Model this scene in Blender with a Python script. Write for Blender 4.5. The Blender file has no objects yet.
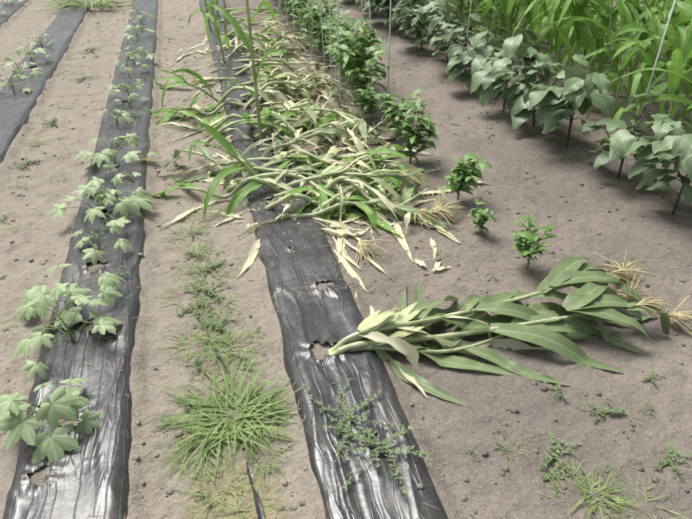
import bpy, math, random
from mathutils import Vector, Matrix, noise
R = random.Random(11)
V = Vector
rad = math.radians
scene = bpy.context.scene

# ------------------------------------------------------------------ helpers
def sm(a, b, x):
    t = max(0.0, min(1.0, (x-a)/(b-a))); return t*t*(3-2*t)
BEDS = [-2.50, -1.54, -0.58, 0.39]
def n3(x, y, z=0.0): return noise.noise(V((x, y, z)))
def base_z(x, y):
    z = 0.0
    for c in BEDS:
        d = abs(x-c)
        if d < 0.3: z += 0.042*(1-sm(0.14, 0.24, d))
    d = abs(x-2.5)
    if d < .45: z += 0.035*(1-sm(.05, .45, d))
    z += 0.018*n3(x*1.3, y*1.1, 3.1)
    return z
def ground_z(x, y):
    z = base_z(x, y)
    if abs(x) < 8 and y < 20:
        k0=1.0
        for c in BEDS:
            d=abs(x-c)
            if d<.30: k0=min(k0,.35+.65*sm(.20,.30,d))
            # soil drawn up over the buried film edge
            z+=.014*max(0,1-abs(d-.210)/.05)*(1+1.3*n3(x*9,y*7,c))
        z += k0*(0.012*n3(x*5, y*5, 1.7) + 0.009*n3(x*14, y*14, 5.2))
        k = n3(x*38, y*38, 9.1); z += k0*(0.004*k + 0.012*max(0, k-0.2))
    return z

class MB:
    def __init__(s): s.v=[]; s.f=[]; s.m=[]; s.a=[]; s.r=[]
    def vert(s, p, uv=(0,0,0), r=0.0):
        s.v.append((p[0],p[1],p[2])); s.a.append(uv); s.r.append(r); return len(s.v)-1
    def face(s, idx, m=0): s.f.append(idx); s.m.append(m)
    def mesh(s, name, mats, smooth=True):
        me = bpy.data.meshes.new(name); me.from_pydata(s.v, [], s.f)
        for m in mats: me.materials.append(m)
        me.polygons.foreach_set("material_index", s.m)
        me.polygons.foreach_set("use_smooth", [smooth]*len(s.f))
        at = me.attributes.new("luv", 'FLOAT_VECTOR', 'POINT')
        at.data.foreach_set("vector", [c for t in s.a for c in t])
        ar = me.attributes.new("rnd", 'FLOAT', 'POINT'); ar.data.foreach_set("value", s.r)
        me.update(); return me
    def obj(s, name, mats, smooth=True, loc=(0,0,0), rot=0, scale=1):
        return put(name, s.mesh(name, mats, smooth), loc, rot, scale)
def put(name, me, loc=(0,0,0), rot=0, scale=1):
    o = bpy.data.objects.new(name, me); scene.collection.objects.link(o)
    o.location = loc; o.rotation_euler = (0,0,rot)
    o.scale = (scale,)*3 if not hasattr(scale,'__len__') else scale
    return o

def tube(mb, pts, radii, n=6, m=0, r=0.0):
    rings=[]
    for i,p in enumerate(pts):
        p=V(p)
        t = (V(pts[min(i+1,len(pts)-1)])-V(pts[max(i-1,0)])).normalized()
        up = V((0,0,1)) if abs(t.z)<.9 else V((1,0,0))
        s = t.cross(up).normalized(); u = s.cross(t)
        rings.append([mb.vert(p+(s*math.cos(2*math.pi*k/n)+u*math.sin(2*math.pi*k/n))*radii[i],
                     (k/n, i/(len(pts)-1),0), r) for k in range(n)])
    for i in range(len(rings)-1):
        for k in range(n):
            mb.face((rings[i][k],rings[i][(k+1)%n],rings[i+1][(k+1)%n],rings[i+1][k]),m)
    mb.face(tuple(rings[-1]),m)

def w_corn(t): return min(1,.55+t*2.2)*max(0.02,(1-t**2.4))**.9
def w_ovate(t): return max(.03, math.sin(math.pi*min(1,(t*.93+.04)**.72)))**.85
def w_lance(t): return max(.03, math.sin(math.pi*min(1,(t*.95+.03)**.85)))
def w_egg(t): return w_ovate(t)*(1+.10*math.sin(t*15))
def w_grass(t): return (1-t)**.6+.03
def w_torn(t): return max(.05,math.sin(math.pi*min(1,t*.93+.05)))*(1+.3*math.sin(t*13)+.15*math.sin(t*29+1))

def strap(mb, p, d, L, W, prof, droop=1.0, nseg=12, fold=.25, wave=.0, wf=5, twist=0., roll=0., m=0, r=None, floor=None, nx=4, kink=None, curl=0):
    """leaf blade grown from p along d, falling with gravity, resting on the floor function"""
    p=V(p); d=V(d).normalized(); r=R.random() if r is None else r
    ds=L/nseg; rows=[]; ph=R.random()*6; ph2=R.random()*6; wf2=wf*R.uniform(.4,.7)
    hz = V((d.x,d.y,0)); 
    side0 = V((-d.y,d.x,0)); 
    if side0.length<1e-3: side0=V((1,0,0))
    side0.normalize()
    for i in range(nseg+1):
        t=i/nseg
        s = side0 - d*side0.dot(d); s.normalize()
        nn = d.cross(s).normalized()
        if nn.z<0 and i==0: s=-s; nn=-nn; side0=s.copy()
        a = roll+twist*t
        s2 = s*math.cos(a)+nn*math.sin(a); n2 = d.cross(s2).normalized()
        w=W*.5*prof(t)
        row=[]
        for k in range(nx+1):
            x=-1+2*k/nx
            wv=math.sin(t*wf*6.28+ph) if x>0 else math.sin(t*wf2*6.28+ph2)
            off = fold*abs(x)*w + wave*W*abs(x)**1.5*wv - curl*w*x*x
            q = p+s2*(x*w)+n2*off
            if floor is not None:
                fz=floor(q.x,q.y)+.004
                if q.z<fz: q.z=fz+.003*abs(off)/max(w,1e-4)
            row.append(mb.vert(q,(x*.5+.5,t,L),r))
        rows.append(row)
        d = (d + V((0,0,-1))*droop*ds*(.4+1.2*t)).normalized()
        if kink and i==kink[0]: d=(d+V(kink[1])).normalized()
        d = (d + side0*R.uniform(-.06,.06)).normalized()
        p = p + d*ds
        if floor is not None:
            fz=floor(p.x,p.y)+.008
            if p.z<fz:
                p.z=fz
                d.z=max(d.z,R.uniform(0,.12)); 
                if d.length<.2: d=hz if hz.length>.1 else V((1,0,0))
                d.normalize()
    for i in range(nseg):
        for k in range(nx):
            mb.face((rows[i][k],rows[i][k+1],rows[i+1][k+1],rows[i+1][k]),m)
    return p

def palmate(mb, c, tip, nrm, S, m=0, r=None, cup=.25):
    """five-lobed leaf; c petiole joint, tip direction, normal"""
    r=R.random() if r is None else r
    tip=V(tip).normalized(); nrm=V(nrm); nrm=(nrm-tip*nrm.dot(tip)).normalized(); sd=tip.cross(nrm)
    j1=R.uniform(.84,1.0); j2=R.uniform(1.7,1.95)
    lobes=[(0,1.0),(j1,.90),(-j1,R.uniform(.8,.95)),(j2,.66),(-j2,R.uniform(.55,.7))]
    NA=70; NR=4; ph=R.random()*6; base=R.uniform(.36,.50)
    ci=mb.vert(c,(0.5,0,S),r); rings=[]
    for j in range(1,NR+1):
        ring=[]
        for i in range(NA+1):
            f=-2.75+5.5*i/NA
            best=0; axis=0
            for a,h in lobes:
                dd=abs(f-a)
                k=h*max(0,1-(dd/.52)**1.15)
                best=max(best,k); axis=max(axis,1-dd/.09)
            rr=S*(base*(1-.22*abs(f)/2.75)+ (1-base)*best)
            rr*=1+.05*math.sin(f*27+ph)*(1 if best<.85 else .2)
            rr*=j/NR
            z=-cup*rr*rr/S + .05*S*best*(j/NR)**2 -.06*S*(1-best)*(j/NR) + .07*S*math.sin(f*3+ph)*(j/NR)
            q=V(c)+tip*(rr*math.cos(f))+sd*(rr*math.sin(f))+nrm*z
            ring.append(mb.vert(q,(.5 if axis>0 else .8, j/NR, S),r))
        rings.append(ring)
    for i in range(NA):
        mb.face((ci,rings[0][i],rings[0][i+1]),m)
        for j in range(NR-1):
            mb.face((rings[j][i],rings[j+1][i],rings[j+1][i+1],rings[j][i+1]),m)

# ------------------------------------------------------------------ materials
def newmat(name):
    m=bpy.data.materials.new(name); m.use_nodes=True; nt=m.node_tree
    for n in list(nt.nodes): nt.nodes.remove(n)
    out=nt.nodes.new('ShaderNodeOutputMaterial'); b=nt.nodes.new('ShaderNodeBsdfPrincipled')
    nt.links.new(b.outputs[0],out.inputs[0]); return m,nt,b,out
def N(nt,t,**k):
    n=nt.nodes.new(t)
    for a,v in k.items(): setattr(n,a,v)
    return n
def noise_n(nt,vec,scale,detail=4,rough=.6):
    n=N(nt,'ShaderNodeTexNoise'); n.inputs['Scale'].default_value=scale; n.inputs['Detail'].default_value=detail; n.inputs['Roughness'].default_value=rough
    if vec is not None: nt.links.new(vec,n.inputs['Vector'])
    return n.outputs['Fac']
def mixc(nt,f,a,b,mode='MIX'):
    n=N(nt,'ShaderNodeMix',data_type='RGBA',blend_type=mode)
    for s,v in ((n.inputs[0],f),(n.inputs[6],a),(n.inputs[7],b)):
        if hasattr(v,'links'): nt.links.new(v,s)
        elif isinstance(v,(int,float)): s.default_value=v
        else: s.default_value=(*v,1)
    return n.outputs[2]
def ramp(nt,f,lo,hi,c0=0.,c1=1.):
    n=N(nt,'ShaderNodeMapRange'); nt.links.new(f,n.inputs[0]); n.inputs[1].default_value=lo; n.inputs[2].default_value=hi; n.inputs[3].default_value=c0; n.inputs[4].default_value=c1
    n.interpolation_type='SMOOTHSTEP'; return n.outputs[0]
def math_n(nt,op,a,b=0.):
    n=N(nt,'ShaderNodeMath',operation=op)
    for s,v in ((n.inputs[0],a),(n.inputs[1],b)):
        if hasattr(v,'links'): nt.links.new(v,s)
        else: s.default_value=v
    return n.outputs[0]
def bump(nt,h,strength,dist,prev=None):
    n=N(nt,'ShaderNodeBump'); n.inputs['Strength'].default_value=strength; n.inputs['Distance'].default_value=dist
    nt.links.new(h,n.inputs['Height'])
    if prev is not None: nt.links.new(prev,n.inputs['Normal'])
    return n.outputs[0]

def soil_mat():
    m,nt,b,o=newmat('soil')
    g=N(nt,'ShaderNodeNewGeometry').outputs['Position']
    big=noise_n(nt,g,1.1,3); mid=noise_n(nt,g,10,4,.65); fine=noise_n(nt,g,65,4,.7); vf=noise_n(nt,g,260,2,.7)
    c=mixc(nt,ramp(nt,big,.35,.65),(.205,.176,.150),(.275,.236,.200))
    sx=N(nt,'ShaderNodeSeparateXYZ'); nt.links.new(g,sx.inputs[0])
    c=mixc(nt,math_n(nt,'MULTIPLY',ramp(nt,sx.outputs[0],.9,.0),.65),c,(.375,.33,.265))
    # straw-coloured crust with a trace of moss in the near furrow
    dv=N(nt,'ShaderNodeVectorMath',operation='DISTANCE'); nt.links.new(g,dv.inputs[0]); dv.inputs[1].default_value=(-.06,1.22,.0)
    pd=math_n(nt,'ADD',dv.outputs['Value'],math_n(nt,'MULTIPLY',mid,-.16))
    c=mixc(nt,ramp(nt,pd,.12,.02,0,.75),c,(.33,.295,.15))
    c=mixc(nt,ramp(nt,mid,.45,.75,0,.65),c,(.175,.145,.122))
    c=mixc(nt,ramp(nt,fine,.5,.75,0,.5),c,(.41,.365,.31))
    c=mixc(nt,ramp(nt,fine,.47,.25,0,.75),c,(.13,.105,.09))
    c=mixc(nt,ramp(nt,vf,.58,.8,0,.4),c,(.50,.45,.39))
    c=mixc(nt,ramp(nt,vf,.42,.22,0,.5),c,(.10,.08,.066))
    nt.links.new(c,b.inputs['Base Color']); b.inputs['Roughness'].default_value=.95
    b.inputs['Specular IOR Level'].default_value=.12
    h=math_n(nt,'ADD',math_n(nt,'MULTIPLY',mid,.022),math_n(nt,'ADD',math_n(nt,'MULTIPLY',fine,.011),math_n(nt,'MULTIPLY',vf,.0024)))
    nt.links.new(bump(nt,h,.95,1.0),b.inputs['Normal']); return m
def film_mat():
    m,nt,b,o=newmat('black_plastic_film')
    g=N(nt,'ShaderNodeNewGeometry').outputs['Position']
    wz=N(nt,'ShaderNodeTexNoise'); wz.inputs['Scale'].default_value=5; wz.inputs['Detail'].default_value=1; nt.links.new(g,wz.inputs['Vector'])
    wv=N(nt,'ShaderNodeVectorMath',operation='MULTIPLY_ADD'); nt.links.new(wz.outputs['Color'],wv.inputs[0]); wv.inputs[1].default_value=(.06,.0,.0); nt.links.new(g,wv.inputs[2])
    gw=wv.outputs[0]
    def mp(rot,sc):
        a=N(nt,'ShaderNodeMapping'); a.inputs['Rotation'].default_value=(0,0,rot); a.inputs['Scale'].default_value=sc
        nt.links.new(gw,a.inputs[0]); return a.outputs[0]
    def crease(v,w):   # thin sharp fold lines with smooth film between them
        return ramp(nt,math_n(nt,'ABSOLUTE',math_n(nt,'SUBTRACT',v,.5)),w,0.0,0,1)
    w0=noise_n(nt,mp(.0,(11,2.2,3)),1,1,.4)
    l1=crease(noise_n(nt,mp(.04,(20,1.1,3)),1,1,.4),.05)
    l2=crease(noise_n(nt,mp(-.32,(22,2.8,3)),1,1,.4),.04)
    l3=crease(noise_n(nt,mp(.38,(20,3.0,3)),1,1,.4),.04)
    msk=ramp(nt,noise_n(nt,g,4,2,.5),.42,.6)
    cr=noise_n(nt,g,40,2,.5)
    dust=noise_n(nt,g,5,4,.7); dustf=noise_n(nt,g,120,3,.7)
    f=math_n(nt,'MULTIPLY',ramp(nt,dust,.38,.75,.08,.55),ramp(nt,dustf,.35,.7,.25,1))
    c=mixc(nt,f,(.019,.0195,.021),(.19,.17,.15))
    nt.links.new(c,b.inputs['Base Color'])
    nt.links.new(ramp(nt,dust,.3,.75,.24,.42),b.inputs['Roughness'])
    b.inputs['IOR'].default_value=1.6
    h=math_n(nt,'ADD',math_n(nt,'MULTIPLY',w0,.016),math_n(nt,'MULTIPLY',l1,.0012))
    h=math_n(nt,'ADD',h,math_n(nt,'MULTIPLY',math_n(nt,'MULTIPLY',math_n(nt,'ADD',l2,l3),msk),.0009))
    h=math_n(nt,'ADD',h,math_n(nt,'MULTIPLY',cr,.0012))
    nt.links.new(bump(nt,h,.9,1.0),b.inputs['Normal']); return m
def leaf_mat(name,c0,c1,c2=None,rib=(.25,.33,.12),rough=.45,trans=.25,ribw=.05,veins=True,tcol=None,spec=.5,hi=.6):
    m,nt,b,o=newmat(name)
    uv=N(nt,'ShaderNodeAttribute',attribute_name='luv'); rn=N(nt,'ShaderNodeAttribute',attribute_name='rnd').outputs['Fac']
    s=N(nt,'ShaderNodeSeparateXYZ'); nt.links.new(uv.outputs['Vector'],s.inputs[0])
    g=N(nt,'ShaderNodeNewGeometry')
    nz=noise_n(nt,g.outputs['Position'],25,3)
    c=mixc(nt,rn,c0,c1)
    c=mixc(nt,ramp(nt,nz,.3,.75,0,.45),c,tuple(x*1.5 for x in c1))
    if c2: c=mixc(nt,math_n(nt,'MULTIPLY',ramp(nt,nz,.45,.7),ramp(nt,rn,hi,1.0)),c,c2)
    d=math_n(nt,'ABSOLUTE',math_n(nt,'SUBTRACT',s.outputs[0],.5))
    rf=ramp(nt,d,ribw,0.0,0,.85)
    c=mixc(nt,rf,c,rib)
    if veins:
        vv=math_n(nt,'SINE',math_n(nt,'MULTIPLY',math_n(nt,'ADD',s.outputs[1],math_n(nt,'MULTIPLY',d,-.7)),55))
        c=mixc(nt,ramp(nt,vv,.8,1,0,.3),c,rib)
        h=math_n(nt,'ADD',math_n(nt,'MULTIPLY',vv,-.4),rf)
    else:
        vv=math_n(nt,'SINE',math_n(nt,'MULTIPLY',s.outputs[0],120))
        c=mixc(nt,ramp(nt,vv,.4,1,0,.16),c,rib)
        h=math_n(nt,'ADD',vv,math_n(nt,'MULTIPLY',nz,3))
    bf=g.outputs['Backfacing']
    c=mixc(nt,math_n(nt,'MULTIPLY',bf,.35),c,tuple(min(1,x*1.8+.03) for x in c1))
    nt.links.new(c,b.inputs['Base Color']); b.inputs['Roughness'].default_value=rough; b.inputs['Specular IOR Level'].default_value=spec
    nt.links.new(bump(nt,h,.3,.003),b.inputs['Normal'])
    tr=N(nt,'ShaderNodeBsdfTranslucent'); mx=N(nt,'ShaderNodeMixShader'); mx.inputs[0].default_value=trans
    nt.links.new(mixc(nt,.5,c,tcol or tuple(min(1,x*1.7) for x in c1)),tr.inputs[0])
    nt.links.new(b.outputs[0],mx.inputs[1]); nt.links.new(tr.outputs[0],mx.inputs[2]); nt.links.new(mx.outputs[0],o.inputs[0])
    return m
def plain_mat(name,c0,c1,scale=30,rough=.7,bs=.3,metal=0):
    m,nt,b,o=newmat(name)
    g=N(nt,'ShaderNodeNewGeometry').outputs['Position']
    nz=noise_n(nt,g,scale,3); c=mixc(nt,ramp(nt,nz,.3,.7),c0,c1)
    nt.links.new(c,b.inputs['Base Color']); b.inputs['Roughness'].default_value=rough; b.inputs['Metallic'].default_value=metal
    nt.links.new(bump(nt,nz,bs,.004),b.inputs['Normal']); return m

M_SOIL=soil_mat(); M_FILM=film_mat()
M_CORN=leaf_mat('corn_leaf',(.08,.18,.03),(.16,.30,.055),(.42,.40,.16),rib=(.34,.42,.18),veins=False,trans=.35,rough=.38)
M_CORNF=leaf_mat('fallen_corn_leaf',(.060,.105,.042),(.15,.205,.085),(.46,.44,.26),rib=(.44,.48,.30),veins=False,trans=.2,rough=.34,hi=.45)
M_DRY=leaf_mat('dry_corn_leaf',(.34,.34,.18),(.60,.56,.38),(.19,.24,.09),rib=(.66,.63,.44),veins=False,trans=.25,rough=.6,hi=.35)
M_STALK=plain_mat('corn_stalk',(.27,.33,.15),(.48,.50,.31),14,.4)
M_HUSK=leaf_mat('corn_husk',(.26,.33,.13),(.42,.46,.24),rib=(.5,.55,.3),veins=False,trans=.15,ribw=.02)
M_TASSEL=plain_mat('corn_tassel',(.46,.39,.20),(.64,.57,.34),40,.8)
M_OKRA=leaf_mat('okra_leaf',(.14,.21,.10),(.25,.33,.17),(.38,.42,.2),rib=(.40,.47,.28),veins=False,trans=.25,ribw=.1,rough=.45)
M_EGG=leaf_mat('eggplant_leaf',(.06,.105,.045),(.13,.19,.09),None,rib=(.22,.27,.18),rough=.40,trans=.18)
M_PUR=plain_mat('purple_stem',(.045,.02,.04),(.07,.07,.04),20,.45)
M_PEP=leaf_mat('pepper_leaf',(.065,.14,.035),(.14,.24,.065),None,rib=(.2,.3,.1),rough=.35,trans=.25)
M_STEM=plain_mat('green_stem',(.14,.20,.07),(.22,.28,.11),25,.5)
M_GRASS=leaf_mat('grass_blade',(.10,.17,.05),(.20,.28,.10),(.45,.40,.22),rib=(.25,.33,.12),veins=False,trans=.3)
M_WEED=leaf_mat('weed_leaf',(.09,.15,.07),(.17,.23,.11),(.3,.33,.14),rib=(.24,.3,.15),veins=False,trans=.25)
M_STAKE=plain_mat('metal_stake',(.62,.63,.62),(.78,.78,.75),60,.4,.1,.0)
M_STRAW=plain_mat('straw',(.40,.33,.20),(.60,.52,.36),40,.8)

# ------------------------------------------------------------------ ground
def axis(lo,hi,flo,fhi,step,grow=1.35):
    a=[]; x=flo
    while x<fhi: a.append(x); x+=step
    s=step; x=a[-1]
    while x<hi: s*=grow; x+=s; a.append(x)
    s=step; x=flo; pre=[]
    while x>lo: s*=grow; x-=s; pre.append(x)
    return pre[::-1]+a
def build_ground():
    xs=axis(-220,220,-3.2,4.2,.014)
    ys=[.75]
    while ys[-1]<13: ys.append(ys[-1]+.012*max(1,ys[-1]/1.8))
    s=.12
    while ys[-1]<220: s*=1.35; ys.append(ys[-1]+s)
    pre=[]; y=.75; s=.02
    while y>-220: s*=1.4; y-=s; pre.append(y)
    ys=pre[::-1]+ys
    mb=MB(); nx=len(xs)
    for y in ys:
        for x in xs: mb.vert((x,y,ground_z(x,y)))
    for j in range(len(ys)-1):
        for i in range(nx-1):
            a=j*nx+i; mb.face((a,a+1,a+nx+1,a+nx))
    mb.obj('ground',[M_SOIL])
build_ground()

# ------------------------------------------------------------------ plastic mulch
HOLES={0.39:[(.455,2.26,.040),(.345,1.81,.045),(.41,1.79,.035),(.42,1.33,.03),(.36,3.2,.05),(.37,4.1,.05),(.38,5.,.05),(.36,2.62,.018)],
      -0.58:[(-.66,1.46,.038),(-.60,1.68,.04),(-.60,2.2,.04),(-.6,2.7,.04),(-.62,3.25,.04),(-.6,3.9,.04),(-.6,5.3,.04)],
      -1.54:[(-1.55,4.5,.04),(-1.55,6.6,.05)],-2.5:[]}
def build_mulch(c,y0,y1):
    mb=MB(); NXF=72; xs=[-.22+.44*i/NXF for i in range(NXF+1)]
    ys=[y0]
    while ys[-1]<y1: ys.append(ys[-1]+.011*max(1,ys[-1]/1.8))
    nx=len(xs)
    def hrad(h,x,y):
        hx,hy,hr=h; an=math.atan2(y-hy,x-hx)
        return hr*(1+.75*n3(math.cos(an)*1.7,math.sin(an)*1.7,hx*9+hy*3)+.12*math.sin(an*7+hx*40))
    inside=[]
    for y in ys:
        wob=.010*n3(0,y*1.1,c*5); wl=.012*n3(3,y*2.2,c*7)+.008*n3(3,y*9,c*7); wr=.012*n3(7,y*2.2,c*9)+.008*n3(7,y*9,c)
        for x in xs:
            X=c+x+wob
            z=base_z(X,y)+.014
            e=abs(x)+(wl if x<0 else wr)
            s=1 if x>0 else -1
            diag=n3(x*9-s*y*2.6, y*2.0+s*x*5, c)
            z+=.005*(max(0,1-abs(diag)*5))*sm(0,.12,abs(x)) + .008*n3(x*5,y*2.6,c+8)+.004*n3(x*11,y*4,c+2)
            z-=.045*sm(.175,.222,e)
            hit=None
            for h in HOLES[c]:
                hx,hy,hr=h; d=math.hypot(X-hx,y-hy)
                if d<hr*3:
                    an=math.atan2(y-hy,X-hx)
                    z+=.009*max(0,1-abs(d-hr*1.05)/(hr*.8))*(.6+.6*math.sin(an*5+hx*30))+.004*math.sin(an*9)*max(0,1-d/(hr*3))
                    if d<hrad(h,X,y): hit=h
            mb.vert((X,y,z)); inside.append(hit)
    used=set()
    for j in range(len(ys)-1):
        for i in range(nx-1):
            a=j*nx+i; q=(a,a+1,a+nx+1,a+nx)
            k=sum(1 for t in q if inside[t])
            if k>=3: continue
            mb.face(q)
            for t in q:
                if inside[t]: used.add(t)
    for t in used:       # draw the cut edge out to a clean torn outline
        h=inside[t]; x,y,z=mb.v[t]; d=max(1e-4,math.hypot(x-h[0],y-h[1])); k=hrad(h,x,y)/d
        if k<1.8: mb.v[t]=(h[0]+(x-h[0])*k,h[1]+(y-h[1])*k,z)
    mb.obj('plastic_mulch',[M_FILM])
for c in BEDS: build_mulch(c,.3,13)
# old film scrap half buried in the furrow
mb=MB()
strap(mb,(.03,1.02,.02),(-.12,1,.0),.42,.022,w_lance,1,22,.5,.1,3,roll=.4,floor=lambda x,y:ground_z(x,y)-.008)
strap(mb,(-.03,1.80,.02),(-.15,1,.0),.40,.018,w_lance,1,22,.5,.1,3,roll=.4,floor=lambda x,y:ground_z(x,y)-.008)
mb.obj('plastic_scrap',[M_FILM])

# ------------------------------------------------------------------ corn
def lerp_path(pts,t):
    n=len(pts)-1; f=min(n-1e-6,max(0,t*n)); i=int(f); u=f-i
    a,b=V(pts[i]),V(pts[i+1]); return a.lerp(b,u),(b-a).normalized()
def smooth_path(pts,k=10):
    pts=[V(p) for p in pts]; P=[2*pts[0]-pts[1]]+pts+[2*pts[-1]-pts[-2]]; out=[]
    for i in range(1,len(P)-2):
        for j in range(k):
            t=j/k; p0,p1,p2,p3=P[i-1:i+3]
            out.append(.5*((2*p1)+(p2-p0)*t+(2*p0-5*p1+4*p2-p3)*t*t+(3*p1-p0-3*p2+p3)*t**3))
    out.append(pts[-1]); return out
def tassel(mb,p,d,L=.22,n=12,m=3,floor=None,spread=.55):
    d=V(d).normalized()
    for i in range(n):
        q=d+V((R.uniform(-1,1),R.uniform(-1,1),R.uniform(-.6,.9)))*spread
        q.normalize(); pts=[]; x=V(p)+d*R.uniform(0,.05); dd=q; LL=L*R.uniform(.5,1.15)
        for k in range(7):
            pts.append(x.copy()); dd=(dd+V((R.uniform(-.12,.12),R.uniform(-.12,.12),-.14))).normalized(); x=x+dd*LL/6
            if floor and x.z<floor(x.x,x.y)+.005: x.z=floor(x.x,x.y)+.006
        tube(mb,pts,[.0016,.0026,.003,.0028,.0026,.002,.0008],4,m)
def ear(mb,p,d,L=.2,W=.045,mh=4,ms=3):
    d=V(d).normalized(); pts=[]; rr=[]
    for i in range(9):
        t=i/8; pts.append(V(p)+d*L*t); rr.append(W*.5*math.sin(math.pi*(.12+.83*t))**.7)
    tube(mb,pts,rr,8,mh,R.random())
    for k in range(5):
        a=R.uniform(0,6.28); up=V((math.cos(a),math.sin(a),R.uniform(-.2,.8)))
        o=(up-d*up.dot(d)).normalized()
        strap(mb,V(p)+o*W*.3,d*1+o*.18,L*R.uniform(.7,1.15),W*1.0,w_lance,.3,7,.3,.05,3,m=mh,curl=.5)
    for k in range(14):
        e=pts[-1]; q=(d+V((R.uniform(-1,1),R.uniform(-1,1),R.uniform(-.8,.5)))*.6).normalized()
        tube(mb,[e,e+q*.03,e+q*.05+V((0,0,-.02))],[.0012,.0012,.0008],3,ms)
def corn(mb,pts,nleaf,LL,WW,droop=1.6,r0=.014,floor=None,tas=True,ears=0,az=None,start=.12,dryp=.0,ang=38,wave=.07,roll=0,end=.97,zf=1.0):
    sp=smooth_path(pts); n=len(sp)
    tube(mb,sp,[r0*(1-.65*(i/(n-1)))*(1.14 if i%5==0 else 1) for i in range(n)],7,0,R.random())
    az=R.uniform(0,6.28) if az is None else az
    for i in range(nleaf):
        t=start+(end-start)*i/max(1,nleaf-1)
        t=max(.03,min(.98,t+R.uniform(-.04,.04)))
        p,T=lerp_path(sp,t)
        ref=V((math.cos(az),math.sin(az),0)) if abs(T.z)>.6 else V((0,0,1)).cross(T).normalized()*math.cos(az)+V((0,0,1))*math.sin(az)
        S=(ref-T*ref.dot(T)).normalized()
        if i%2: S=-S
        S=(S+T.cross(S)*R.uniform(-.8,.8)).normalized()
        S.z*=zf
        a=rad(ang+R.uniform(-20,28))*(1-.35*t)
        L=LL*(.6+.8*math.sin(math.pi*min(1,.15+.75*t)))*R.uniform(.6,1.15)*.9
        dm=R.random()<dryp
        strap(mb,p,T*math.cos(a)+S*math.sin(a),L,WW*R.uniform(.7,1.2)*(.6 if dm else 1),w_torn if dm and R.random()<.5 else w_corn,droop*R.uniform(.6,1.5),18,R.uniform(.1,.5),wave*R.uniform(.3,1.1),R.uniform(1.5,4.5),
              twist=R.uniform(-1,1)*(2.2 if dm else 1.3),roll=roll*R.uniform(-1,1),m=2 if dm else 1,floor=floor,
              kink=(R.randint(4,11),(R.uniform(-.5,.5),R.uniform(-.5,.5),-1.2)) if R.random()<(.6 if dm else .35) else None)
    if tas: 
        p,T=lerp_path(sp,1); tassel(mb,p,T,.2,16,3,floor)
    for e in range(ears):
        p,T=lerp_path(sp,.34+.14*e); s=T.cross(V((0,0,1))).normalized()*(1 if e%2 else -1)
        ear(mb,p+V((0,0,.012)),T+s*.3+V((0,0,.08)),.17,.036)
CM=[M_STALK,M_CORNF,M_DRY,M_TASSEL,M_HUSK]
CMG=[M_STALK,M_CORN,M_DRY,M_TASSEL,M_HUSK]
def fp(*pts): return [(x,y,base_z(x,y)+h) for x,y,h in pts]
# foreground fallen plants (snapped at the hole in the film)
mb=MB(); corn(mb,fp((.38,1.78,.0),(.50,1.78,.04),(.9,1.79,.05),(1.3,1.74,.09),(1.70,1.70,.12)),12,.48,.082,2.8,.017,base_z,True,1,az=.2,start=.25,ang=30,wave=.10,dryp=.15,zf=.6)
for d,L in [((1,-.1,.25),.36),((.9,.25,.3),.34),((.9,-.5,.2),.38)]: strap(mb,(1.40,1.74,.13),d,L,.10,w_corn,2.6,16,.28,.06,2.3,m=1,floor=base_z,r=.2)
mb.obj('fallen_corn_plant',CM)
mb=MB(); corn(mb,fp((.38,1.80,.0),(.52,1.82,.05),(.95,1.88,.08),(1.35,1.90,.11),(1.72,1.92,.14)),12,.46,.080,2.6,.017,base_z,True,1,az=.5,start=.28,ang=28,wave=.10,dryp=.15,zf=.6)
for d,L in [((.9,.5,.3),.38),((1,0,.3),.36)]: strap(mb,(1.42,1.90,.14),d,L,.095,w_corn,2.4,16,.28,.06,2.2,m=1,floor=base_z,r=.1)
mb.obj('fallen_corn_plant',CM)
mb=MB(); corn(mb,fp((.38,1.79,.0),(.5,1.81,.07),(.85,1.84,.11),(1.15,1.88,.10)),8,.42,.07,3,.014,base_z,False,1,az=2.6,start=.35,dryp=.4,wave=.1,zf=.6); mb.obj('fallen_corn_plant',CM)
mb=MB(); corn(mb,fp((.41,1.80,.0),(.55,1.77,.03),(.9,1.72,.03),(1.35,1.80,.05)),9,.44,.07,3,.014,base_z,False,0,az=.4,start=.3,dryp=.3,wave=.1,zf=.6,ang=44); mb.obj('fallen_corn_plant',CM)

# the flattened heap
heap=[(.36,3.0,-.05,.9),(.36,3.25,.2,1.0),(.40,3.35,3.05,.75),(.36,3.7,.1,1.1),(.36,3.95,-.3,1.1),(.36,4.2,.4,1.1),(.40,4.4,2.7,.8),(.36,4.5,-.6,1.1),
      (.37,4.65,-.1,1.1),(.36,4.9,.3,1.1),(.36,5.2,-.4,1.1),(.36,5.5,.2,1.1),(.36,5.7,2.9,.7),(.36,6.0,-.2,1.1),(.36,6.5,.4,1.1),
      (.36,7.0,0,1.1),(.4,3.35,-.45,.95),(.4,4.05,-.6,1.),(.36,7.6,-.3,1.1),(.36,8.3,.2,1.1),(.3,3.12,-.2,.9),(.1,3.5,-.15,1.1),(.0,3.75,-.25,1.2),(.36,4.95,3.3,.7),(.36,5.8,.6,1.1),
      (.4,6.3,-.5,1.0),(.15,3.9,-.5,1.1),(.36,3.6,3.2,.7),(.36,6.8,.9,1.0),(.36,7.3,-.6,1.),(.36,9,.1,1.),
      (.5,4.3,.1,.9),(.5,3.6,-.3,.9),(.55,4.8,-.2,.9),(.45,3.85,.55,1.0),(.0,4.3,-.3,1.0),(.1,5.0,-.2,1.0),(.6,3.2,.0,.8),(.55,3.0,.35,.8)]
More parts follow.
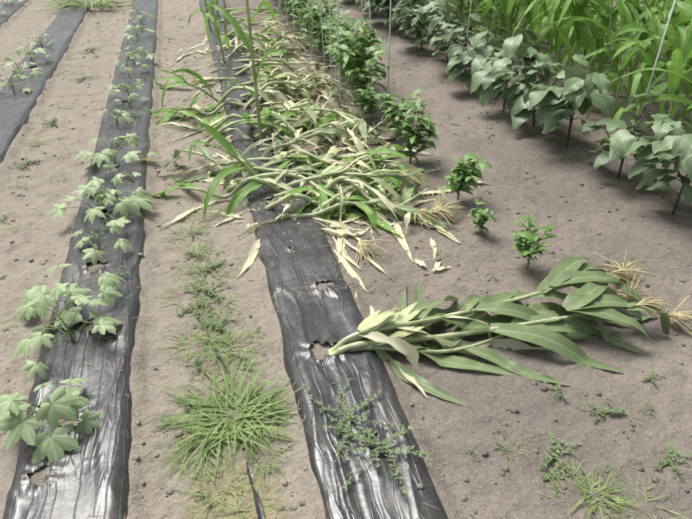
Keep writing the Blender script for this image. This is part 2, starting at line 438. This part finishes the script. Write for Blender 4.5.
for k0,(x,y,a,L) in enumerate(heap):
    a+=R.uniform(-.25,.25); pts=[(x,y,.01)]
    h0=R.uniform(.03,.13); left=math.cos(a)<0
    for k in range(1,5):
        s=L*k/4*.85; pts.append((x+math.cos(a)*s,y+math.sin(a)*s,max(.02,h0+R.uniform(-.06,.06))))
        a+=R.uniform(-.32,.32)
    mb=MB(); corn(mb,fp(*pts),R.randint(5,7) if left else R.randint(8,11),.40,.060,3.4,.017,base_z,(not left) and R.random()<.45,R.choice([0,0,1]),az=R.uniform(-.5,.5),start=.1,dryp=.25 if left else .42,wave=.13,ang=44,zf=.55)
    mb.obj('fallen_corn_plant',CMG if (left and R.random()<.7) or R.random()<.35 else CM)
# loose shredded leaves over and around the heap
mb=MB()
for i in range(480):
    y=2.8+R.random()**1.3*5; x=R.gauss(.80,.30) if R.random()<.8 else R.gauss(.25,.22); a=R.uniform(0,6.28)
    big=R.random()<.3; inside=.45<x<1.15 and y>3
    strap(mb,(x,y,base_z(x,y)+(R.uniform(.03,.15) if inside else .012)),(math.cos(a),math.sin(a),R.uniform(-.1,.3) if inside else 0),R.uniform(.25,.5) if big else R.uniform(.08,.26),R.uniform(.02,.048) if big else R.uniform(.007,.022),
          R.choice([w_lance,w_torn]) if inside else w_lance,3,12,.3,.15,4,twist=R.uniform(-3,3) if inside else R.uniform(-.8,.8),m=0,floor=base_z,nx=2 if not big else 4,kink=(R.randint(3,8),(R.uniform(-1,1),R.uniform(-1,1),-.5)))
for (x,y,a,L) in [(.60,2.82,-1.5,.42),(.66,2.75,-1.3,.5),(.70,2.9,-1.8,.45),(.64,2.95,-1.2,.4),(1.14,2.85,-1.2,.35),(1.19,2.75,-1.4,.25),(1.12,2.6,-1.7,.2),(1.01,2.3,.2,.12),(1.0,2.34,2,.1),(1.04,2.31,1,.1),(.62,1.75,-1.2,.25),(.64,2.1,-1.6,.3),(.62,2.45,-1.7,.35),(.58,2.6,-1.4,.4)]:
    strap(mb,(x,y,base_z(x,y)+.014),(math.cos(a),math.sin(a),.0),L,.032,w_lance,2.,14,.3,.12,3,twist=R.uniform(-.8,.8),m=0,floor=base_z)
mb.obj('dry_corn_leaves',[M_DRY])
# shed tassels / roots, straw yellow
for x,y,a,n in [(1.22,2.80,.3,44),(.72,2.62,-1.2,26),(1.78,1.82,.9,40),(1.85,1.68,-.2,30),(1.86,1.98,.8,34),(.9,3.4,.6,24),(-.35,3.95,2.8,18),(1.1,3.3,0,20)]:
    mb=MB(); tassel(mb,(x,y,base_z(x,y)+.05),(math.cos(a),math.sin(a),.1),.18,n,0,base_z,.9); mb.obj('corn_tassel',[M_TASSEL])
# still standing ones
for x,y,H,n,lx,ly in [(.40,4.15,1.55,10,-.03,.05),(.30,6.3,1.3,9,-.15,.0),(.38,7.1,1.4,9,.1,.1),(.25,7.9,1.4,9,-.1,0),(.4,8.8,1.4,9,.1,0),(.32,3.5,.28,4,-.25,-.05),(.2,5.1,.25,6,-.3,-.1)]:
    z=base_z(x,y); mb=MB()
    corn(mb,[(x,y,z),(x+lx*.3,y+ly*.3,z+H*.35),(x+lx*.6,y+ly*.7,z+H*.7),(x+lx,y+ly,z+H)],n,.45 if H>1 else .38,.055,3.4,.014,base_z if H<1 else None,H>1,0,ang=42,start=.1)
    mb.obj('corn_plant',CMG)
# right-hand corn rows: shared variants
vars_=[]
for k in range(6):
    mb=MB(); H=R.uniform(.75,.98)
    corn(mb,[(0,0,0),(.01,.01,H*.4),(.02,-.01,H*.7),(R.uniform(-.05,.05),R.uniform(-.05,.05),H)],12,.64,.085,2.6,.014,None,False,0,ang=38,start=.08,wave=.10)
    vars_.append(mb.mesh('corn_plant',CMG))
for X,st in ((3.15,.28),(3.65,.30),(4.25,.32),(4.9,.36)):
    y=2.8 if X<3.5 else 3.3
    while y<12.5:
        x=X+R.uniform(-.07,.07); put('corn_plant',R.choice(vars_),(x,y,base_z(x,y)-.01),R.uniform(0,6.28),R.uniform(.8,1.15)); y+=R.uniform(.8,1.2)*st

# ------------------------------------------------------------------ eggplants
def eggplant(H=.5):
    mb=MB(); 
    def branch(p,d,L,lev,r):
        pts=[V(p)]; d=V(d).normalized()
        for i in range(5):
            d=(d+V((R.uniform(-1,1),R.uniform(-1,1),R.uniform(-.2,.6)))*.13).normalized(); pts.append(pts[-1]+d*L/5)
        tube(mb,pts,[r*(1-.12*i) for i in range(6)],6,1)
        for i in range(1,6):
            if lev==0 and i<2: continue
            for rep in range(2 if lev else 1):
                a=R.uniform(0,6.28); el=R.uniform(.0,.6); q=V((math.cos(a),math.sin(a),el)).normalized()
                q=(q+V((d.x,d.y,0))*.6).normalized(); pe=pts[i]+q*R.uniform(.05,.09)
                tube(mb,[pts[i],pe],[.003,.0025],5,1)
                LL=R.uniform(.13,.24)*(1 if i<5 else .7)
                strap(mb,pe,V((q.x,q.y,R.uniform(-.3,.35))),LL,LL*R.uniform(.58,.70),w_egg,R.uniform(4,12),9,.16,.07,2.2,roll=R.uniform(-.5,.5),m=0,nx=6,curl=.1)
        if lev<1:
            for b in range(3+(R.random()<.6)):
                a=b*1.75+R.uniform(-.5,.5); branch(pts[2+b%3],(math.cos(a)*.75,math.sin(a)*.75,.9),H*R.uniform(.5,.75),lev+1,r*.65)
    branch((0,0,0),(0,0,1),H*.6,0,.009)
    return mb.mesh('eggplant_plant',[M_EGG,M_PUR])
eggs=[eggplant(R.uniform(.46,.6)) for _ in range(7)]
y=2.5
while y<12.5:
    x=2.50+R.uniform(-.08,.08); put('eggplant_plant',R.choice(eggs),(x,y,base_z(x,y)-.01),R.uniform(0,6.28),R.uniform(.9,1.12)); y+=R.uniform(.42,.52)
put('eggplant_plant',eggs[0],(2.74,2.15,base_z(2.74,2.15)-.01),1.2,.8)

# ------------------------------------------------------------------ peppers
def pepper(H,nb,LL):
    mb=MB(); tube(mb,[(0,0,0),(.004,0,H*.5),(0,.004,H*.7)],[.006,.005,.003],6,1)
    for b in range(nb):
        a=R.uniform(0,6.28); z=H*R.uniform(.15,.6); k=R.uniform(.3,1.1); d=V((math.cos(a)*k,math.sin(a)*k,1)).normalized()
        p=V((0,0,z)); pts=[p.copy()]
        for i in range(4): d=(d+V((R.uniform(-1,1),R.uniform(-1,1),.2))*.2).normalized(); p=p+d*H*.17; pts.append(p.copy())
        tube(mb,pts,[.0035,.003,.0025,.002,.0015],5,1)
        for q in pts[1:]:
            for k in range(3):
                a=R.uniform(0,6.28); L=LL*R.uniform(.55,1.15)
                strap(mb,q,(math.cos(a),math.sin(a),R.uniform(-.1,.8)),L,L*.42,w_lance,R.uniform(5,14),6,.22,.05,2,m=0,roll=R.uniform(-.5,.5),nx=4)
    return mb.mesh('pepper_plant',[M_PEP,M_STEM])
ps=[pepper(.24,9,.085) for _ in range(4)]; pb=[pepper(.52,16,.125) for _ in range(4)]
for x,y,s,k in [(1.51,2.24,.9,0),(1.42,2.62,.6,1),(1.46,3.02,1.05,3),(1.36,3.62,1.4,2),(1.42,4.1,1.2,1),(1.3,4.4,1.1,3)]:
    put('pepper_plant',ps[k],(x,y,base_z(x,y)-.005),R.uniform(0,6),s)
y=4.75
stk=MB(); tube(stk,[(0,0,-.1),(0,0,.6),(0,0,1.35)],[.0055,.0055,.0055],8,0)
for z in (.3,.6,.9,1.2): tube(stk,[(0,0,z),(0,0,z+.008)],[.007,.007],8,0)
stk_me=stk.mesh('garden_stake',[M_STAKE])
k=0
while y<12.5:
    x=1.38+R.uniform(-.05,.05); put('pepper_plant',R.choice(pb),(x,y,base_z(x,y)-.01),R.uniform(0,6),R.uniform(.75,1.05))
    for sx,sy in ([(-.17,-.05),(.15,-.1)] if k<3 else [(-.15,-.05)]):
        xx=x+sx+R.uniform(-.04,.04)
        o=put('garden_stake',stk_me,(xx,y+sy,base_z(xx,y))); o.rotation_euler=(R.uniform(-.05,.05),R.uniform(-.06,.06),0)
    y+=R.uniform(.34,.42); k+=1
for x,y in [(2.75,3.2),(2.6,5.6),(2.6,7.0)]:
    o=put('garden_stake',stk_me,(x,y,base_z(x,y))); o.rotation_euler=(R.uniform(-.05,.05),R.uniform(.02,.1),0)

# ------------------------------------------------------------------ okra
def okra(x0,y0,n,S,H,spread,lean=(0,0)):
    mb=MB(); z0=base_z(x0,y0)
    top=V((x0+lean[0],y0+lean[1],z0+H)); b=V((x0,y0,z0))
    tube(mb,[b,b.lerp(top,.5)+V((.01,0,0)),top],[.006,.005,.003],6,1)
    for i in range(n):
        t=.15+.85*i/max(1,n-1); p=b.lerp(top,t); a=i*2.4+R.uniform(-.6,.6)
        d=V((math.cos(a),math.sin(a),0)); q=p+d*spread*(1.15-t*.6)*R.uniform(.6,1.2)+V((0,0,R.uniform(.02,.07)))
        q.z=max(q.z,base_z(q.x,q.y)+.04)
        mid=p.lerp(q,.5)+V((0,0,.02)); tube(mb,[p,mid,q],[.003,.0025,.002],5,1)
        nr=V((R.uniform(-.5,.5)+d.x*.35,R.uniform(-.5,.5)+d.y*.35-.15,1)).normalized()
        palmate(mb,q,d+V((0,0,R.uniform(-.5,.1))),nr,S*R.uniform(.5,1.2)*(1-.25*t),0,cup=R.uniform(.2,.7))
    mb.obj('okra_plant',[M_OKRA,M_STEM])
okra(-.64,1.66,11,.115,.12,.15,(-.03,0)); okra(-.64,2.12,10,.125,.15,.20,(-.03,.02)); okra(-.66,2.36,8,.12,.14,.19)
okra(-.6,2.82,5,.08,.11,.12); okra(-.62,3.2,11,.115,.13,.21); okra(-.56,3.45,6,.09,.12,.16); okra(-.6,3.95,11,.11,.14,.20)
okra(-.64,4.75,7,.08,.12,.14);  okra(-.58,5.3,9,.10,.15,.17); okra(-.62,6.1,7,.09,.14,.15); okra(-.6,6.6,8,.10,.15,.14); okra(-.6,7.6,8,.10,.15,.14); okra(-.6,8.5,8,.10,.15,.14)
okra(-1.60,4.45,5,.08,.1,.1); okra(-1.58,5.8,6,.10,.12,.14); okra(-1.62,6.3,8,.10,.14,.16); okra(-1.6,6.8,8,.10,.14,.16); okra(-1.6,7.4,7,.10,.12,.14); okra(-2.45,10.2,7,.1,.12,.14); okra(-2.5,9.4,7,.1,.12,.14)

# ------------------------------------------------------------------ weeds
def grass(n,L,W,spread,up=.7,dry=.1,droop=3):
    mb=MB()
    for i in range(n):
        a=R.uniform(0,6.28); rr=spread*R.random()**.6; el=R.uniform(.1,1.0)*up
        p=(math.cos(a)*rr*.6,math.sin(a)*rr*.6,0.0); b=a+R.uniform(-1.2,1.2)
        strap(mb,p,(math.cos(b),math.sin(b),el),L*R.uniform(.35,1.15),W*R.uniform(.6,1.2),w_grass,droop*R.uniform(.5,1.6),8,.35,0,1,twist=R.uniform(-1.2,1.2),m=0,nx=2,
              floor=lambda x,y:.002, r=(.9+.1*R.random()) if R.random()<dry else R.random()*.8)
    return mb.mesh('grass_clump',[M_GRASS])
g1=grass(130,.25,.0095,.18,.8,.18,4); g2=grass(50,.13,.006,.09,.9,.25); g3=grass(35,.1,.004,.12,.7,.5)
gd=grass(45,.13,.004,.13,.4,1.0)
put('grass_clump',g1,(-.03,1.60,ground_z(-.04,1.58)),0,1)
for x,y,s,me in [(.07,1.58,.65,g1),(-.13,1.52,.55,g1),(-.05,1.98,1.,g2),(-.08,2.08,.8,g2),(.0,1.86,.9,g2),(-.02,2.2,.6,g2),(.10,2.05,.4,g2),(1.08,.97,.9,g2),(1.02,1.0,.9,gd),(1.2,.9,1,gd),(.65,3.,.9,g3),(-1.35,10,2.6,g1),(-.14,1.36,.4,g2),
    (-1.2,4.6,.7,g2),(-1.1,5.4,.7,g3),(-1.25,3.9,.8,g3),(1.42,1.05,.6,g3),(.88,1.7,.4,g3),(-.42,1.2,.4,g2),(-.1,1.75,1,gd),(.06,1.4,.8,gd),(-.18,1.45,.8,gd),(-.05,2.3,.9,gd),(-.1,2.8,.8,gd),(.0,1.5,.5,g2),(-.2,1.62,.6,g2),(.14,1.62,.5,g2),
    (-.08,2.55,1.1,gd),(-.15,3.0,1,gd),(-.05,3.2,.9,gd),(-.2,2.4,.9,gd),(.02,1.98,1,gd),(-.15,2.05,1,gd),(-.1,1.3,.9,gd),(.0,1.22,.8,gd)]:
    put('grass_clump',me,(x,y,ground_z(x,y)-.004),R.uniform(0,6),s)
def weed(nst,L,leafL,nl,wander=.25,skip=.25):
    """creeping plant: stems radiating on the soil, paired small oval leaves"""
    mb=MB()
    for i in range(nst):
        a=i*6.28/nst+R.uniform(-.6,.6); p=V((0,0,.006)); pts=[p.copy()]; LL=L*R.uniform(.35,1.15)
        for k in range(nl):
            a+=R.uniform(-wander,wander); p=p+V((math.cos(a),math.sin(a),0))*LL/nl; p.z=.006+.016*R.random(); pts.append(p.copy())
            for s in (-1,1,0):
                if R.random()<skip: continue
                b=a+s*1.1+R.uniform(-.6,.6); l=leafL*R.uniform(.5,1.2)
                strap(mb,p,(math.cos(b),math.sin(b),R.uniform(.1,.8)),l,l*.55,w_ovate,6,4,.15,0,1,m=0,nx=2,roll=R.uniform(-.5,.5))
        tube(mb,pts,[.0012]*len(pts),4,1)
    return mb.mesh('creeping_weed',[M_WEED,M_STEM])
w1=weed(14,.24,.017,14,.3,.3); w2=weed(9,.09,.014,7,.5); w3=weed(6,.05,.012,4,.5)
put('creeping_weed',w1,(.44,1.28,base_z(.42,1.33)+.022),0,.9)
put('creeping_weed',w1,(.36,1.43,base_z(.40,1.42)+.022),2,.8)
for x,y,s,me in [(-.10,2.42,1.4,w2),(-.06,2.6,1.1,w2),(-.14,2.3,1.2,w2),(-.08,2.15,1.2,w2),(-.12,2.75,.9,w2),(-.12,3.0,.7,w2),(1.03,1.16,1.1,w2),(1.31,1.28,1.,w2),(1.2,1.42,.7,w2),(1.40,1.04,.9,w2),(.76,1.23,.5,w3),(.98,1.08,.7,w2),
   (-1.15,5.0,1.3,w2),(-1.2,4.2,1.2,w2),(-1.05,6.2,1.3,w2),(-1.25,3.4,1.2,w2),(-1.1,7.4,1.5,w2),(-.2,3.9,.8,w2),(-1.2,3.0,1.0,w2),(-.15,1.9,.8,w2),(-.2,1.7,.8,w2),(-1.9,6.4,1.2,w2),(-1.9,5.4,1.2,w2),
   (-.62,1.43,.6,w2),(1.9,1.2,.8,w2),(1.0,1.75,.5,w3),(1.7,3.1,.6,w3),(-.15,1.28,.6,w3),(.05,1.32,.6,w3),(1.15,1.05,.6,w3),(1.48,1.25,.7,w3),(.9,1.3,.6,w3),(1.6,1.4,.6,w2)]:
    put('creeping_weed',me,(x,y,ground_z(x,y)),R.uniform(0,6),s)
for x,y in [(-.5,2.55),(-.66,2.95),(-.5,3.7),(-.62,4.3),(-.52,4.9),(-.66,5.7)]:
    put('creeping_weed',w2,(x,y,base_z(x,y)+.02),R.uniform(0,6),.9)
w4=[w2,w3,g3,gd]
for i in range(190):
    x=R.choice([R.gauss(-.1,.12),R.uniform(-1.3,-.9),R.uniform(.7,2.1)]); y=.95+R.random()**1.3*8
    me=R.choice(w4); put('grass_clump' if me in (g3,gd) else 'creeping_weed',me,(x,y,ground_z(x,y)-.003),R.uniform(0,6),R.uniform(.2,.6))

# ------------------------------------------------------------------ clods and straw litter
mb=MB()
ico=[(0,0,1),(0,0,-.6)]+[(math.cos(a*1.257),math.sin(a*1.257),.45) for a in range(5)]+[(math.cos(a*1.257+.63),math.sin(a*1.257+.63),-.45) for a in range(5)]
def clod(c,s):
    idx=[mb.vert((c[0]+x*s*R.uniform(.6,1.4),c[1]+y*s*R.uniform(.6,1.4),c[2]+z*s*.6*R.uniform(.6,1.3))) for x,y,z in ico]
    for k in range(5):
        a=idx[2+k]; b=idx[2+(k+1)%5]; d=idx[7+k]; e=idx[7+(k+1)%5]
        mb.face((idx[0],a,b)); mb.face((a,d,b)); mb.face((b,d,e)); mb.face((idx[1],e,d))
for i in range(15000):
    x=R.uniform(-1.9,3.2); y=.8+R.random()**1.8*9
    if n3(x*2.3,y*2.3,4)<-.05 and R.random()<.7: continue
    if any(abs(x-c)<.2 for c in BEDS) and R.random()<.95: continue
    s=.0018+.013*R.random()**6
    clod((x,y,ground_z(x,y)+s*.05+(.012 if any(abs(x-c)<.2 for c in BEDS) else 0)),s)
mb.obj('soil_clods',[M_SOIL],smooth=True)
mb=MB()
for i in range(2400):
    if R.random()<.5: x=R.gauss(.8,.5); y=2.2+R.random()**1.5*4
    elif R.random()<.6: x=R.gauss(-.08,.19); y=1.05+R.random()**1.4*4
    else: x=R.uniform(-1.5,2.4); y=.9+R.random()*6
    a=R.uniform(0,6.28); L=R.uniform(.01,.05); z=ground_z(x,y)+.004+(.014 if abs(x-.39)<.2 or abs(x+.58)<.2 else 0)
    dx,dy=math.cos(a)*L/2,math.sin(a)*L/2; bx,by=-dy*R.uniform(-.5,.5),dx*R.uniform(-.5,.5)
    tube(mb,[(x-dx,y-dy,z),(x+bx,y+by,z+.003),(x+dx,y+dy,z)],[.0007,.0010,.0006],4,0)
mb.obj('straw_litter',[M_STRAW])

# ------------------------------------------------------------------ light, sky, camera
w=bpy.data.worlds.new("World"); scene.world=w; w.use_nodes=True; nt=w.node_tree
bg=nt.nodes['Background']; sky=nt.nodes.new('ShaderNodeTexSky'); sky.sky_type='NISHITA'; sky.sun_disc=False
SE,SA=rad(62),rad(-28)   # elevation, azimuth measured clockwise from +Y
sky.sun_elevation=SE; sky.sun_rotation=SA; sky.dust_density=5; sky.air_density=1
hs=nt.nodes.new('ShaderNodeHueSaturation'); hs.inputs['Saturation'].default_value=.45
nt.links.new(sky.outputs[0],hs.inputs['Color']); nt.links.new(hs.outputs[0],bg.inputs['Color']); bg.inputs['Strength'].default_value=.15
L=bpy.data.lights.new('sun','SUN'); L.energy=4.2; L.angle=rad(30); L.color=(1,.985,.955)
lo=bpy.data.objects.new('sun',L); scene.collection.objects.link(lo)
sd=V((math.sin(SA)*math.cos(SE),math.cos(SA)*math.cos(SE),math.sin(SE)))
lo.rotation_euler=sd.to_track_quat('Z','Y').to_euler()
cam=bpy.data.cameras.new('camera'); co=bpy.data.objects.new('camera',cam); scene.collection.objects.link(co); scene.camera=co
co.location=(0,0,1.7); co.rotation_euler=(rad(90-33.02),0,rad(-14)); cam.sensor_width=36; cam.lens=31.2; cam.clip_end=1000
scene.view_settings.view_transform='Standard'; scene.view_settings.look='None'; scene.view_settings.exposure=0
